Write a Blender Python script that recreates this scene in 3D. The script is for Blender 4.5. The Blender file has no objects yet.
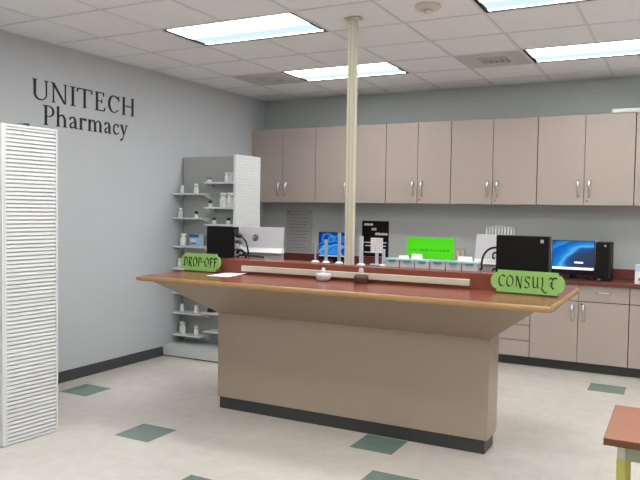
import bpy, bmesh, math, random
from mathutils import Vector, Matrix
random.seed(4)
PI = math.pi
scene = bpy.context.scene
COL = scene.collection

# ------------------------------------------------------------------ helpers
def lin(c):
    c = c / 255.0
    return c / 12.92 if c <= 0.04045 else ((c + 0.055) / 1.055) ** 2.4
def rgb(r, g, b): return (lin(r), lin(g), lin(b), 1.0)

def mat(name, col, rough=0.5, metal=0.0, noise=0.0, scale=8.0, stretch=None, spec=0.5, bump=0.0,
        trans=0.0, alpha=1.0, emit=0.0, coat=0.0):
    m = bpy.data.materials.new(name); m.use_nodes = True
    nt = m.node_tree; b = nt.nodes['Principled BSDF']
    b.inputs['Base Color'].default_value = col
    b.inputs['Roughness'].default_value = rough
    b.inputs['Metallic'].default_value = metal
    b.inputs['Specular IOR Level'].default_value = spec
    b.inputs['Transmission Weight'].default_value = trans
    b.inputs['Alpha'].default_value = alpha
    b.inputs['Coat Weight'].default_value = coat
    if emit:
        b.inputs['Emission Color'].default_value = col
        b.inputs['Emission Strength'].default_value = emit
    tc = nt.nodes.new('ShaderNodeTexCoord')
    nz = nt.nodes.new('ShaderNodeTexNoise'); nz.inputs['Scale'].default_value = scale
    nz.inputs['Detail'].default_value = 6
    mp = nt.nodes.new('ShaderNodeMapping')
    if stretch: mp.inputs['Scale'].default_value = stretch
    nt.links.new(tc.outputs['Object'], mp.inputs['Vector'])
    nt.links.new(mp.outputs['Vector'], nz.inputs['Vector'])
    if noise:
        mx = nt.nodes.new('ShaderNodeMix'); mx.data_type = 'RGBA'
        mx.inputs['A'].default_value = tuple(max(0, c * (1 - noise)) for c in col[:3]) + (1,)
        mx.inputs['B'].default_value = tuple(min(1, c * (1 + noise)) for c in col[:3]) + (1,)
        nt.links.new(nz.outputs['Fac'], mx.inputs['Factor'])
        nt.links.new(mx.outputs['Result'], b.inputs['Base Color'])
    if bump:
        bp = nt.nodes.new('ShaderNodeBump'); bp.inputs['Strength'].default_value = bump
        bp.inputs['Distance'].default_value = 0.01
        nt.links.new(nz.outputs['Fac'], bp.inputs['Height'])
        nt.links.new(bp.outputs['Normal'], b.inputs['Normal'])
    return m

class MB:
    """collects shapes for ONE mesh object"""
    def __init__(s): s.bm = bmesh.new()
    def box(s, x0, x1, y0, y1, z0, z1, bev=0.0, rz=None):
        t = bmesh.new(); bmesh.ops.create_cube(t, size=1)
        for v in t.verts:
            v.co = Vector(((x0 + x1) / 2 + v.co.x * (x1 - x0), (y0 + y1) / 2 + v.co.y * (y1 - y0), (z0 + z1) / 2 + v.co.z * (z1 - z0)))
        if bev: bmesh.ops.bevel(t, geom=t.edges[:], offset=bev, segments=2, affect='EDGES', profile=0.6)
        return s.merge(t)
    def merge(s, t, M=None):
        if M is not None: bmesh.ops.transform(t, matrix=M, verts=t.verts[:])
        me = bpy.data.meshes.new('tmp'); t.to_mesh(me); t.free(); s.bm.from_mesh(me); bpy.data.meshes.remove(me)
        return s
    def prism(s, pts, axis, a, b):
        """polygon pts (2-D) extruded along axis from a to b"""
        def P(p, q):
            return {'x': (q, p[0], p[1]), 'y': (p[0], q, p[1]), 'z': (p[0], p[1], q)}[axis]
        t = bmesh.new()
        A = [t.verts.new(P(p, a)) for p in pts]; B = [t.verts.new(P(p, b)) for p in pts]
        n = len(pts)
        t.faces.new(A); t.faces.new(B[::-1])
        for i in range(n): t.faces.new((A[i], B[i], B[(i + 1) % n], A[(i + 1) % n]))
        bmesh.ops.recalc_face_normals(t, faces=t.faces[:])
        return s.merge(t)
    def hexa(s, bot, top):
        t = bmesh.new()
        A = [t.verts.new(p) for p in bot]; B = [t.verts.new(p) for p in top]
        t.faces.new(A); t.faces.new(B)
        for i in range(4): t.faces.new((A[i], A[(i + 1) % 4], B[(i + 1) % 4], B[i]))
        bmesh.ops.recalc_face_normals(t, faces=t.faces[:])
        return s.merge(t)
    def lathe(s, prof, n=24, at=(0, 0, 0)):
        t = bmesh.new(); rings = []
        for r, z in prof:
            if r < 1e-6: rings.append([t.verts.new((at[0], at[1], at[2] + z))])
            else: rings.append([t.verts.new((at[0] + r * math.cos(2 * PI * k / n), at[1] + r * math.sin(2 * PI * k / n), at[2] + z)) for k in range(n)])
        for a, b in zip(rings, rings[1:]):
            for k in range(n):
                k2 = (k + 1) % n
                if len(a) == 1 and len(b) == 1: continue
                if len(a) == 1: t.faces.new((a[0], b[k], b[k2]))
                elif len(b) == 1: t.faces.new((a[k], b[0], a[k2]))
                else: t.faces.new((a[k], b[k], b[k2], a[k2]))
        for f in t.faces: f.smooth = True
        bmesh.ops.recalc_face_normals(t, faces=t.faces[:])
        return s.merge(t)
    def tube(s, pts, r, n=8, flat=1.0):
        """round tube along points; flat squashes the profile"""
        t = bmesh.new(); rings = []
        pts = [Vector(p) for p in pts]
        for i, p in enumerate(pts):
            d = (pts[min(i + 1, len(pts) - 1)] - pts[max(i - 1, 0)]).normalized()
            u = d.cross(Vector((0.13, 0.21, 0.97)))
            if u.length < 1e-3: u = d.cross(Vector((1, 0, 0)))
            u.normalize(); w = d.cross(u)
            rr = r[i] if isinstance(r, (list, tuple)) else r
            rings.append([t.verts.new(p + rr * (math.cos(2 * PI * k / n) * u + flat * math.sin(2 * PI * k / n) * w)) for k in range(n)])
        for a, b in zip(rings, rings[1:]):
            for k in range(n): t.faces.new((a[k], a[(k + 1) % n], b[(k + 1) % n], b[k]))
        t.faces.new(rings[0][::-1]); t.faces.new(rings[-1])
        for f in t.faces: f.smooth = True
        bmesh.ops.recalc_face_normals(t, faces=t.faces[:])
        return s.merge(t)
    def quad_prism(s, q, y0, y1):
        """quad in x,z extruded along y"""
        return s.prism(q, 'y', y0, y1)
    def turn(s, M):
        bmesh.ops.transform(s.bm, matrix=M, verts=s.bm.verts[:]); return s
    def obj(s, name, m, parent=None, loc=None, label=None):
        me = bpy.data.meshes.new(name); s.bm.to_mesh(me); s.bm.free()
        for x in (m if isinstance(m, (list, tuple)) else [m]): me.materials.append(x)
        o = bpy.data.objects.new(name, me); COL.objects.link(o)
        if parent: o.parent = parent
        if loc: o.location = loc
        if label: o['label'] = label
        return o

def thing(name, label, cat, loc=(0, 0, 0), rz=0.0, group=None):
    o = bpy.data.objects.new(name, None); COL.objects.link(o)
    o.empty_display_size = 0.1; o.location = loc; o.rotation_euler = (0, 0, rz)
    return tag(o, label, cat, group)
def tag(o, label, cat, group=None):
    o['label'] = label; o['category'] = cat
    if group: o['group'] = group
    return o
def struct(o): o['kind'] = 'structure'; return o
def dup(root, loc, label, rz=None, group=None):
    r = root.copy(); COL.objects.link(r); r.location = loc; r['label'] = label
    if rz is not None: r.rotation_euler = (0, 0, rz)
    if group: r['group'] = group
    for ch in list(root.children):
        c = ch.copy(); COL.objects.link(c); c.parent = r
        for g in list(ch.children):
            d = g.copy(); COL.objects.link(d); d.parent = c
    return r

# ------------------------------------------------------------------ measured room
XL, YB, HC = -4.911, 7.777, 3.0
XR, YF = 3.6, -2.6
GX, GY, GS = -3.739, 4.330, 0.61       # ceiling grid origin and pitch
TX, TY, TS = -3.467, 3.565, 0.305      # floor tile origin and pitch

# ------------------------------------------------------------------ materials
M = {}
M['wall'] = mat('wall paint', rgb(193, 196, 201), 0.75, noise=0.02, scale=3, bump=0.02)
M['wall_back'] = mat('back wall paint', rgb(186, 191, 190), 0.75, noise=0.02, scale=3, bump=0.02)
M['laminate'] = mat('taupe laminate', rgb(176, 163, 155), 0.38, noise=0.035, scale=40, spec=0.4)
M['isl'] = mat('island laminate', rgb(166, 150, 134), 0.3, noise=0.03, scale=40, spec=0.5)
M['apron'] = mat('shaded island laminate', rgb(150, 131, 114), 0.35, noise=0.03, scale=40, spec=0.4)  # island laminate, with the shade of the downward slope put into its colour
M['carcass'] = mat('cabinet carcass', rgb(70, 58, 50), 0.6, noise=0.05)
M['kick'] = mat('dark toe kick', rgb(56, 59, 58), 0.4, noise=0.08, scale=20)
M['rubber'] = mat('dark rubber base', rgb(66, 67, 69), 0.5, noise=0.05)
M['red'] = mat('red brown laminate', rgb(136, 74, 60), 0.25, noise=0.07, scale=60, spec=0.5)
M['darkred'] = mat('dark red worktop', rgb(112, 54, 49), 0.35, noise=0.07, scale=60)
M['oak'] = mat('oak edge', rgb(166, 132, 86), 0.3, noise=0.12, scale=14, stretch=(1, 12, 12))
M['cream'] = mat('cream painted metal', rgb(212, 208, 188), 0.4, noise=0.02)
M['cream2'] = mat('cream groove', rgb(186, 181, 158), 0.5, noise=0.02)
M['white'] = mat('white plastic', rgb(235, 236, 236), 0.4, noise=0.01)
M['whitemetal'] = mat('white metal', rgb(222, 224, 225), 0.4, noise=0.015)
M['slatgrey'] = mat('grey slat panel', rgb(172, 174, 172), 0.5, noise=0.02)
M['basegrey'] = mat('grey metal base', rgb(210, 213, 214), 0.45, noise=0.02)
M['steel'] = mat('brushed metal', rgb(206, 206, 206), 0.3, metal=0.9, noise=0.04, scale=40)
M['steel_dark'] = mat('dim metal', rgb(120, 120, 120), 0.4, metal=0.6)
M['black'] = mat('black plastic', rgb(9, 9, 10), 0.5, noise=0.1, scale=30, spec=0.25)
M['black2'] = mat('dark grey plastic', rgb(40, 42, 46), 0.5, noise=0.1, scale=30)
M['letter'] = mat('black lettering', rgb(30, 31, 33), 0.6, noise=0.05)
M['green'] = mat('green sign board', rgb(144, 194, 102), 0.6, noise=0.05, scale=12)
M['greenedge'] = mat('green sign edge', rgb(176, 214, 140), 0.6, noise=0.05)
M['ink'] = mat('dark green ink', rgb(22, 44, 18), 0.7)
M['neon'] = mat('neon green paper', rgb(88, 246, 20), 0.8, noise=0.03, emit=0.12)
M['neonink'] = mat('faded green ink', rgb(52, 190, 30), 0.8)
M['paper'] = mat('white paper', rgb(240, 240, 238), 0.8, noise=0.01)
M['paper2'] = mat('grey paper', rgb(172, 172, 170), 0.8, noise=0.03)
M['printgrey'] = mat('printed grey text', rgb(138, 138, 138), 0.8)
M['silver'] = mat('silver plastic', rgb(192, 192, 196), 0.38, metal=0.25, noise=0.02)
M['logo'] = mat('grey logo', rgb(66, 68, 76), 0.4, metal=0.3)
M['teal'] = mat('teal plastic lid', rgb(160, 206, 206), 0.3, noise=0.04)
M['tealdark'] = mat('teal clasp', rgb(70, 150, 150), 0.4)
M['clear'] = mat('clear plastic', rgb(246, 248, 250), 0.15, alpha=0.42, noise=0.01)
M['acryl'] = mat('frosted acrylic', rgb(178, 190, 204), 0.25, alpha=0.8, noise=0.03)
M['bluewhite'] = mat('pale blue plastic', rgb(196, 206, 226), 0.4, noise=0.02)
M['bluelabel'] = mat('blue carton print', rgb(66, 92, 168), 0.5, noise=0.08)
M['lightblue'] = mat('light blue carton', rgb(176, 206, 230), 0.5, noise=0.08)
M['tealcap'] = mat('teal cap', rgb(96, 140, 150), 0.5)
M['brownglass'] = mat('brown glass', rgb(88, 66, 50), 0.15, noise=0.15, scale=40, alpha=0.9)
M['greyceramic'] = mat('grey white ceramic', rgb(206, 204, 206), 0.25, noise=0.04)
M['wood'] = mat('desk wood laminate', rgb(160, 104, 80), 0.32, noise=0.14, scale=9, stretch=(1.2, 14, 14))
M['woodedge'] = mat('desk wood edge', rgb(106, 62, 38), 0.4, noise=0.12, scale=9, stretch=(1.2, 14, 14))
M['legmetal'] = mat('grey green metal', rgb(158, 166, 146), 0.4, metal=0.2, noise=0.03)
M['legpale'] = mat('pale leg metal', rgb(196, 198, 188), 0.35, metal=0.2, noise=0.03)
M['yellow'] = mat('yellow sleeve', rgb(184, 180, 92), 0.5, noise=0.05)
M['smoke'] = mat('cream detector plastic', rgb(210, 200, 190), 0.5)
M['vent'] = mat('vent panel', rgb(196, 194, 191), 0.6, noise=0.02)
M['ventdark'] = mat('vent louvre', rgb(64, 62, 60), 0.6)
M['outlet'] = mat('ivory plate', rgb(186, 178, 156), 0.5)
M['fixframe'] = mat('fixture frame', rgb(208, 204, 198), 0.5)
M['fixdark'] = mat('fixture shadow reveal', rgb(30, 30, 30), 0.7)

def floor_material(name, base, dark, sc, rough):
    m = bpy.data.materials.new(name); m.use_nodes = True
    nt = m.node_tree; b = nt.nodes['Principled BSDF']
    tc = nt.nodes.new('ShaderNodeTexCoord')
    n1 = nt.nodes.new('ShaderNodeTexNoise'); n1.inputs['Scale'].default_value = sc; n1.inputs['Detail'].default_value = 8
    n2 = nt.nodes.new('ShaderNodeTexNoise'); n2.inputs['Scale'].default_value = 1.3; n2.inputs['Detail'].default_value = 3
    nt.links.new(tc.outputs['Object'], n1.inputs['Vector']); nt.links.new(tc.outputs['Object'], n2.inputs['Vector'])
    add = nt.nodes.new('ShaderNodeMath'); add.operation = 'ADD'
    nt.links.new(n1.outputs['Fac'], add.inputs[0]); nt.links.new(n2.outputs['Fac'], add.inputs[1])
    rp = nt.nodes.new('ShaderNodeMapRange'); rp.inputs['From Min'].default_value = 0.6; rp.inputs['From Max'].default_value = 1.4
    nt.links.new(add.outputs[0], rp.inputs['Value'])
    mx = nt.nodes.new('ShaderNodeMix'); mx.data_type = 'RGBA'
    mx.inputs['A'].default_value = dark; mx.inputs['B'].default_value = base
    nt.links.new(rp.outputs['Result'], mx.inputs['Factor'])
    # tile joints
    mp = nt.nodes.new('ShaderNodeMapping'); mp.inputs['Location'].default_value = (-TX / TS, -TY / TS, 0); mp.inputs['Scale'].default_value = (1 / TS, 1 / TS, 1)
    nt.links.new(tc.outputs['Object'], mp.inputs['Vector'])
    sx = nt.nodes.new('ShaderNodeSeparateXYZ'); nt.links.new(mp.outputs['Vector'], sx.inputs[0])
    edges = []
    for ax in 'XY':
        pp = nt.nodes.new('ShaderNodeMath'); pp.operation = 'PINGPONG'; pp.inputs[1].default_value = 0.5
        nt.links.new(sx.outputs[ax], pp.inputs[0])
        lt = nt.nodes.new('ShaderNodeMath'); lt.operation = 'LESS_THAN'; lt.inputs[1].default_value = 0.006
        nt.links.new(pp.outputs[0], lt.inputs[0]); edges.append(lt)
    mxx = nt.nodes.new('ShaderNodeMath'); mxx.operation = 'MAXIMUM'
    nt.links.new(edges[0].outputs[0], mxx.inputs[0]); nt.links.new(edges[1].outputs[0], mxx.inputs[1])
    sc2 = nt.nodes.new('ShaderNodeMath'); sc2.operation = 'MULTIPLY'; sc2.inputs[1].default_value = 0.14
    nt.links.new(mxx.outputs[0], sc2.inputs[0])
    m2 = nt.nodes.new('ShaderNodeMix'); m2.data_type = 'RGBA'
    m2.inputs['B'].default_value = tuple(c * 0.45 for c in dark[:3]) + (1,)
    nt.links.new(mx.outputs['Result'], m2.inputs['A']); nt.links.new(sc2.outputs[0], m2.inputs['Factor'])
    nt.links.new(m2.outputs['Result'], b.inputs['Base Color'])
    r2 = nt.nodes.new('ShaderNodeMapRange'); r2.inputs['To Min'].default_value = rough - 0.05; r2.inputs['To Max'].default_value = rough + 0.07
    nt.links.new(n2.outputs['Fac'], r2.inputs['Value']); nt.links.new(r2.outputs['Result'], b.inputs['Roughness'])
    b.inputs['Specular IOR Level'].default_value = 0.95
    return m
M['vct'] = floor_material('beige vinyl tile', rgb(226, 221, 214), rgb(208, 202, 193), 9, 0.17)
M['vct_green'] = floor_material('green vinyl tile', rgb(126, 148, 140), rgb(106, 130, 122), 14, 0.15)

def ceiling_material():
    m = bpy.data.materials.new('acoustic ceiling tile'); m.use_nodes = True
    nt = m.node_tree; b = nt.nodes['Principled BSDF']; b.inputs['Roughness'].default_value = 0.9
    tc = nt.nodes.new('ShaderNodeTexCoord')
    nz = nt.nodes.new('ShaderNodeTexNoise'); nz.inputs['Scale'].default_value = 90; nz.inputs['Detail'].default_value = 3
    nt.links.new(tc.outputs['Object'], nz.inputs['Vector'])
    mx = nt.nodes.new('ShaderNodeMix'); mx.data_type = 'RGBA'
    mx.inputs['A'].default_value = rgb(232, 232, 233); mx.inputs['B'].default_value = rgb(244, 244, 245)
    nt.links.new(nz.outputs['Fac'], mx.inputs['Factor'])
    nt.links.new(mx.outputs['Result'], b.inputs['Base Color'])
    bp = nt.nodes.new('ShaderNodeBump'); bp.inputs['Strength'].default_value = 0.15; bp.inputs['Distance'].default_value = 0.005
    nt.links.new(nz.outputs['Fac'], bp.inputs['Height']); nt.links.new(bp.outputs['Normal'], b.inputs['Normal'])
    return m
M['tile'] = ceiling_material()
M['tbar'] = mat('ceiling grid bar', rgb(222, 221, 220), 0.6)

def emit_mat(name, strength):
    """prismatic troffer lens: bright with a faint cool band near one long edge"""
    m = bpy.data.materials.new(name); m.use_nodes = True
    nt = m.node_tree; nt.nodes.clear()
    out = nt.nodes.new('ShaderNodeOutputMaterial'); em = nt.nodes.new('ShaderNodeEmission')
    tc = nt.nodes.new('ShaderNodeTexCoord'); sp = nt.nodes.new('ShaderNodeSeparateXYZ')
    nt.links.new(tc.outputs['Generated'], sp.inputs[0])
    r = nt.nodes.new('ShaderNodeValToRGB')
    e = r.color_ramp.elements
    e[0].position = 0.0; e[0].color = (1, 0.99, 0.95, 1); e[1].position = 1.0; e[1].color = (0.9, 0.97, 1.0, 1)
    k = e.new(0.62); k.color = (1, 0.99, 0.96, 1)
    k = e.new(0.68); k.color = (0.044, 0.056, 0.064, 1)
    k = e.new(0.99); k.color = (0.044, 0.056, 0.064, 1)
    nz = nt.nodes.new('ShaderNodeTexNoise'); nz.inputs['Scale'].default_value = 6; 
    mp = nt.nodes.new('ShaderNodeMapping'); mp.inputs['Scale'].default_value = (1, 4, 1)
    nt.links.new(tc.outputs['Generated'], mp.inputs['Vector']); nt.links.new(mp.outputs['Vector'], nz.inputs['Vector'])
    ad = nt.nodes.new('ShaderNodeMath'); ad.operation = 'MULTIPLY_ADD'; ad.inputs[1].default_value = 0.12
    nt.links.new(nz.outputs['Fac'], ad.inputs[0]); nt.links.new(sp.outputs['Y'], ad.inputs[2])
    nt.links.new(ad.outputs[0], r.inputs['Fac']); nt.links.new(r.outputs['Color'], em.inputs['Color'])
    em.inputs['Strength'].default_value = strength
    nt.links.new(em.outputs[0], out.inputs['Surface'])
    return m
M['lens'] = emit_mat('troffer lens', 16.8)

def screen_mat(name, flip, cen, warp, stops):
    """blue swirl wallpaper"""
    m = bpy.data.materials.new(name); m.use_nodes = True
    nt = m.node_tree; nt.nodes.clear()
    out = nt.nodes.new('ShaderNodeOutputMaterial'); em = nt.nodes.new('ShaderNodeEmission')
    tc = nt.nodes.new('ShaderNodeTexCoord')
    nz = nt.nodes.new('ShaderNodeTexNoise'); nz.inputs['Scale'].default_value = 2.2; nz.inputs['Detail'].default_value = 1.5
    mp = nt.nodes.new('ShaderNodeMapping'); mp.inputs['Location'].default_value = (flip, 0, flip)
    nt.links.new(tc.outputs['Generated'], mp.inputs['Vector']); nt.links.new(mp.outputs['Vector'], nz.inputs['Vector'])
    sp = nt.nodes.new('ShaderNodeSeparateXYZ'); nt.links.new(tc.outputs['Generated'], sp.inputs[0])
    cb = nt.nodes.new('ShaderNodeCombineXYZ'); nt.links.new(sp.outputs['X'], cb.inputs['X']); nt.links.new(sp.outputs['Z'], cb.inputs['Y'])
    ds = nt.nodes.new('ShaderNodeVectorMath'); ds.operation = 'DISTANCE'; ds.inputs[1].default_value = cen
    nt.links.new(cb.outputs[0], ds.inputs[0])
    ad = nt.nodes.new('ShaderNodeMath'); ad.operation = 'MULTIPLY_ADD'; ad.inputs[1].default_value = warp
    nt.links.new(nz.outputs['Fac'], ad.inputs[0]); nt.links.new(ds.outputs['Value'], ad.inputs[2])
    r = nt.nodes.new('ShaderNodeValToRGB'); e = r.color_ramp.elements
    e[0].position = 0.0; e[0].color = stops[0][1]; e[1].position = 1.0; e[1].color = stops[-1][1]
    for pos, c in stops[1:-1]:
        k = e.new(pos); k.color = c
    hv = nt.nodes.new('ShaderNodeMath'); hv.operation = 'MULTIPLY'; hv.inputs[1].default_value = 0.6
    nt.links.new(ad.outputs[0], hv.inputs[0]); nt.links.new(hv.outputs[0], r.inputs['Fac'])
    mx = r
    nt.links.new(mx.outputs['Color'], em.inputs['Color']); em.inputs['Strength'].default_value = 0.95
    nt.links.new(em.outputs[0], out.inputs['Surface'])
    return m
M['screenR'] = screen_mat('blue wallpaper screen', 0.0, (1.0, 0.05, 0), 0.35, [(0, rgb(50, 62, 84)), (0.42, rgb(58, 74, 104)), (0.50, rgb(40, 96, 168)), (0.56, rgb(96, 190, 244)), (0.62, rgb(36, 140, 226)), (0.74, rgb(24, 98, 190)), (0.80, rgb(50, 150, 226)), (0.90, rgb(20, 84, 172)), (1, rgb(22, 70, 150))])
M['screenL'] = screen_mat('blue glowing screen', 0.6, (0.45, 0.25, 0), 1.1, [(0, rgb(120, 206, 248)), (0.40, rgb(30, 120, 210)), (0.48, rgb(90, 180, 244)), (0.54, rgb(14, 84, 180)), (0.62, rgb(12, 62, 150)), (0.66, rgb(60, 150, 230)), (0.72, rgb(10, 60, 146)), (1, rgb(6, 30, 84))])
M['screenwhite'] = mat('lit white taskbar', rgb(236, 240, 244), 0.4, emit=0.7)

# ------------------------------------------------------------------ room shell
def floor():
    bm = bmesh.new()
    green = {(0, 0), (-4, 2), (9, 10), (5, 2), (6, 0), (3, -2), (11, 4), (13, 13), (-3, -6), (3, -6), (9, -5), (14, -1), (17, 6), (20, 11), (21, 0)}
    i0 = math.floor((XL - TX) / TS); i1 = math.ceil((XR - TX) / TS); j0 = math.floor((YF - TY) / TS); j1 = math.ceil((YB - TY) / TS)
    cl = lambda v, a, b: max(a, min(b, v))
    vs = {}
    def V(i, j):
        if (i, j) not in vs: vs[i, j] = bm.verts.new((cl(TX + i * TS, XL, XR), cl(TY + j * TS, YF, YB), 0))
        return vs[i, j]
    for i in range(i0, i1):
        for j in range(j0, j1):
            f = bm.faces.new((V(i, j), V(i + 1, j), V(i + 1, j + 1), V(i, j + 1)))
            f.material_index = 1 if (i, j) in green else 0
    me = bpy.data.meshes.new('floor'); bm.to_mesh(me); bm.free()
    me.materials.append(M['vct']); me.materials.append(M['vct_green'])
    o = bpy.data.objects.new('floor', me); COL.objects.link(o); struct(o)
floor()
struct(MB().box(XL - 0.1, XL, YF - 0.1, YB + 0.1, 0, HC).obj('wall_left', M['wall']))
struct(MB().box(XL, XR, YB, YB + 0.1, 0, HC).obj('wall_back', M['wall_back']))
struct(MB().box(XR, XR + 0.1, YF - 0.1, YB + 0.1, 0, HC).obj('wall_right', M['wall']))
struct(MB().box(XL, XR, YF - 0.1, YF, 0, HC).obj('wall_front', M['wall']))
struct(MB().prism([(XL, 0), (XL + 0.012, 0), (XL + 0.012, 0.005), (XL + 0.008, 0.098), (XL, 0.1)], 'y', YF, YB).obj('baseboard_left', M['rubber']))

def gx(i): return GX + GS * i
def gy(j): return GY + GS * j
FIX = [(0, 0), (0, 3), (4, 0), (4, 3), (0, -3), (4, -3), (8, 0), (8, 3), (8, -3), (0, -6), (4, -6), (8, -6), (4, -9), (8, -9)]  # all after the first four are unseen lights added to brighten the room
VENT = [(-1, 3), (3, 3)]
def ceiling():
    hole = set()
    for i, j in FIX: hole |= {(i, j), (i + 1, j)}
    for v in VENT: hole.add(v)
    bm = bmesh.new(); vs = {}
    i0 = math.floor((XL - GX) / GS); i1 = math.ceil((XR - GX) / GS); j0 = math.floor((YF - GY) / GS); j1 = math.ceil((YB - GY) / GS)
    cl = lambda v, a, b: max(a, min(b, v))
    def V(i, j):
        if (i, j) not in vs: vs[i, j] = bm.verts.new((cl(gx(i), XL, XR), cl(gy(j), YF, YB), HC))
        return vs[i, j]
    for i in range(i0, i1):
        for j in range(j0, j1):
            if (i, j) in hole: continue
            bm.faces.new((V(i, j), V(i, j + 1), V(i + 1, j + 1), V(i + 1, j)))
    me = bpy.data.meshes.new('ceiling'); bm.to_mesh(me); bm.free(); me.materials.append(M['tile'])
    o = bpy.data.objects.new('ceiling', me); COL.objects.link(o); struct(o)
    b = MB(); w = 0.010
    mid = {(i + 1, j) for i, j in FIX}
    for i in range(i0 + 1, i1):
        for j in range(j0, j1):
            if (i, j) not in mid: b.box(gx(i) - w, gx(i) + w, max(YF, gy(j)), min(YB, gy(j + 1)), HC - 0.006, HC + 0.02)
    for j in range(j0 + 1, j1): b.box(XL, XR, gy(j) - w, gy(j) + w, HC - 0.0055, HC + 0.02)
    b.box(XL, XL + 0.02, YF, YB, HC - 0.006, HC + 0.02); b.box(XL, XR, YB - 0.02, YB, HC - 0.006, HC + 0.02)
    struct(b.obj('trim_1', M['tbar']))
    struct(MB().box(XL, XR, YF, YB, HC + 0.14, HC + 0.2).obj('ceiling_slab', M['vent']))
ceiling()

def fixture():
    t = thing('ceiling_light', '', 'ceiling light', (0, 0, HC))
    b = MB(); L, W = 2 * GS, GS; a = 0.012
    for s in ((a, L - a, a, a + 0.014), (a, L - a, W - a - 0.014, W - a), (a, a + 0.026, a + 0.014, W - a - 0.014), (L - a - 0.026, L - a, a + 0.014, W - a - 0.014)):
        b.box(*s, -0.004, 0.02)
    b.obj('reveal_frame', M['fixdark'], t)
    b = MB()
    b.box(0.01, L - 0.01, 0.01, W - 0.01, 0.09, 0.1)
    for s in ((0.01, L - 0.01, 0.01, 0.02), (0.01, L - 0.01, W - 0.02, W - 0.01), (0.01, 0.02, 0.02, W - 0.02), (L - 0.02, L - 0.01, 0.02, W - 0.02)): b.box(*s, 0.02, 0.09)
    b.obj('housing', M['fixframe'], t)
    MB().box(a + 0.026, L - a - 0.026, a + 0.014, W - a - 0.014, 0.004, 0.012).obj('lens_panel', M['lens'], t)
    return t
F0 = fixture()
FL = ['recessed fluorescent ceiling light nearest the wall lettering, left of the cream pole', 'recessed fluorescent ceiling light passing behind the cream pole, near the back wall',
      'recessed fluorescent ceiling light cut off by the top edge of the picture', 'recessed fluorescent ceiling light above the right wall cabinets, beside an air vent']
for k, (i, j) in enumerate(FIX):
    lab = FL[k] if k < 4 else 'added recessed fluorescent ceiling light, unseen, put in to light the room'
    g = 'ceiling lights over the room' if k < 4 else 'added ceiling lights out of view'
    if k == 0: F0.location = (gx(i), gy(j), HC); F0['label'] = lab; F0['group'] = g
    else: dup(F0, (gx(i), gy(j), HC), lab, group=g)

def vent():
    t = thing('ceiling_vent', 'square ceiling air vent near the left corner of the back wall', 'air vent', (gx(-1), gy(3), HC), group='ceiling air vents')
    w = GS; b = MB()
    c, h = w / 2, 0.13
    b.box(0.012, w - 0.012, 0.012, c - h, -0.004, 0.01); b.box(0.012, w - 0.012, c + h, w - 0.012, -0.004, 0.01)
    b.box(0.012, c - h, c - h, c + h, -0.004, 0.01); b.box(c + h, w - 0.012, c - h, c + h, -0.004, 0.01)
    b.obj('vent_panel', M['vent'], t)
    b = MB(); b.box(c - h, c + h, c - h, c + h, 0.06, 0.07); b.obj('duct', M['ventdark'], t)
    b = MB()
    for k in range(5):
        x = c - h + 0.03 + k * 0.05
        b.hexa([(x, c - h, 0.03), (x + 0.004, c - h, 0.03), (x + 0.004, c + h, 0.03), (x, c + h, 0.03)], [(x - 0.028, c - h, -0.004), (x - 0.024, c - h, -0.004), (x - 0.024, c + h, -0.004), (x - 0.028, c + h, -0.004)])
    b.obj('louvre', M['vent'], t)
    return t
V0 = vent()
dup(V0, (gx(3), gy(3), HC), 'square ceiling air vent beside the light above the right wall cabinets')
t = thing('smoke_detector', 'round cream smoke detector on the ceiling right of the pole', 'smoke detector', (-1.603, 4.6, HC))
MB().lathe([(0, -0.0), (0.088, 0.0), (0.088, -0.012), (0.078, -0.024), (0.05, -0.03), (0, -0.03)], 32).obj('housing', M['smoke'], t)
MB().lathe([(0, -0.03), (0.03, -0.03), (0.026, -0.05), (0.012, -0.056), (0, -0.056)], 20).obj('sensor', M['smoke'], t)

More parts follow.
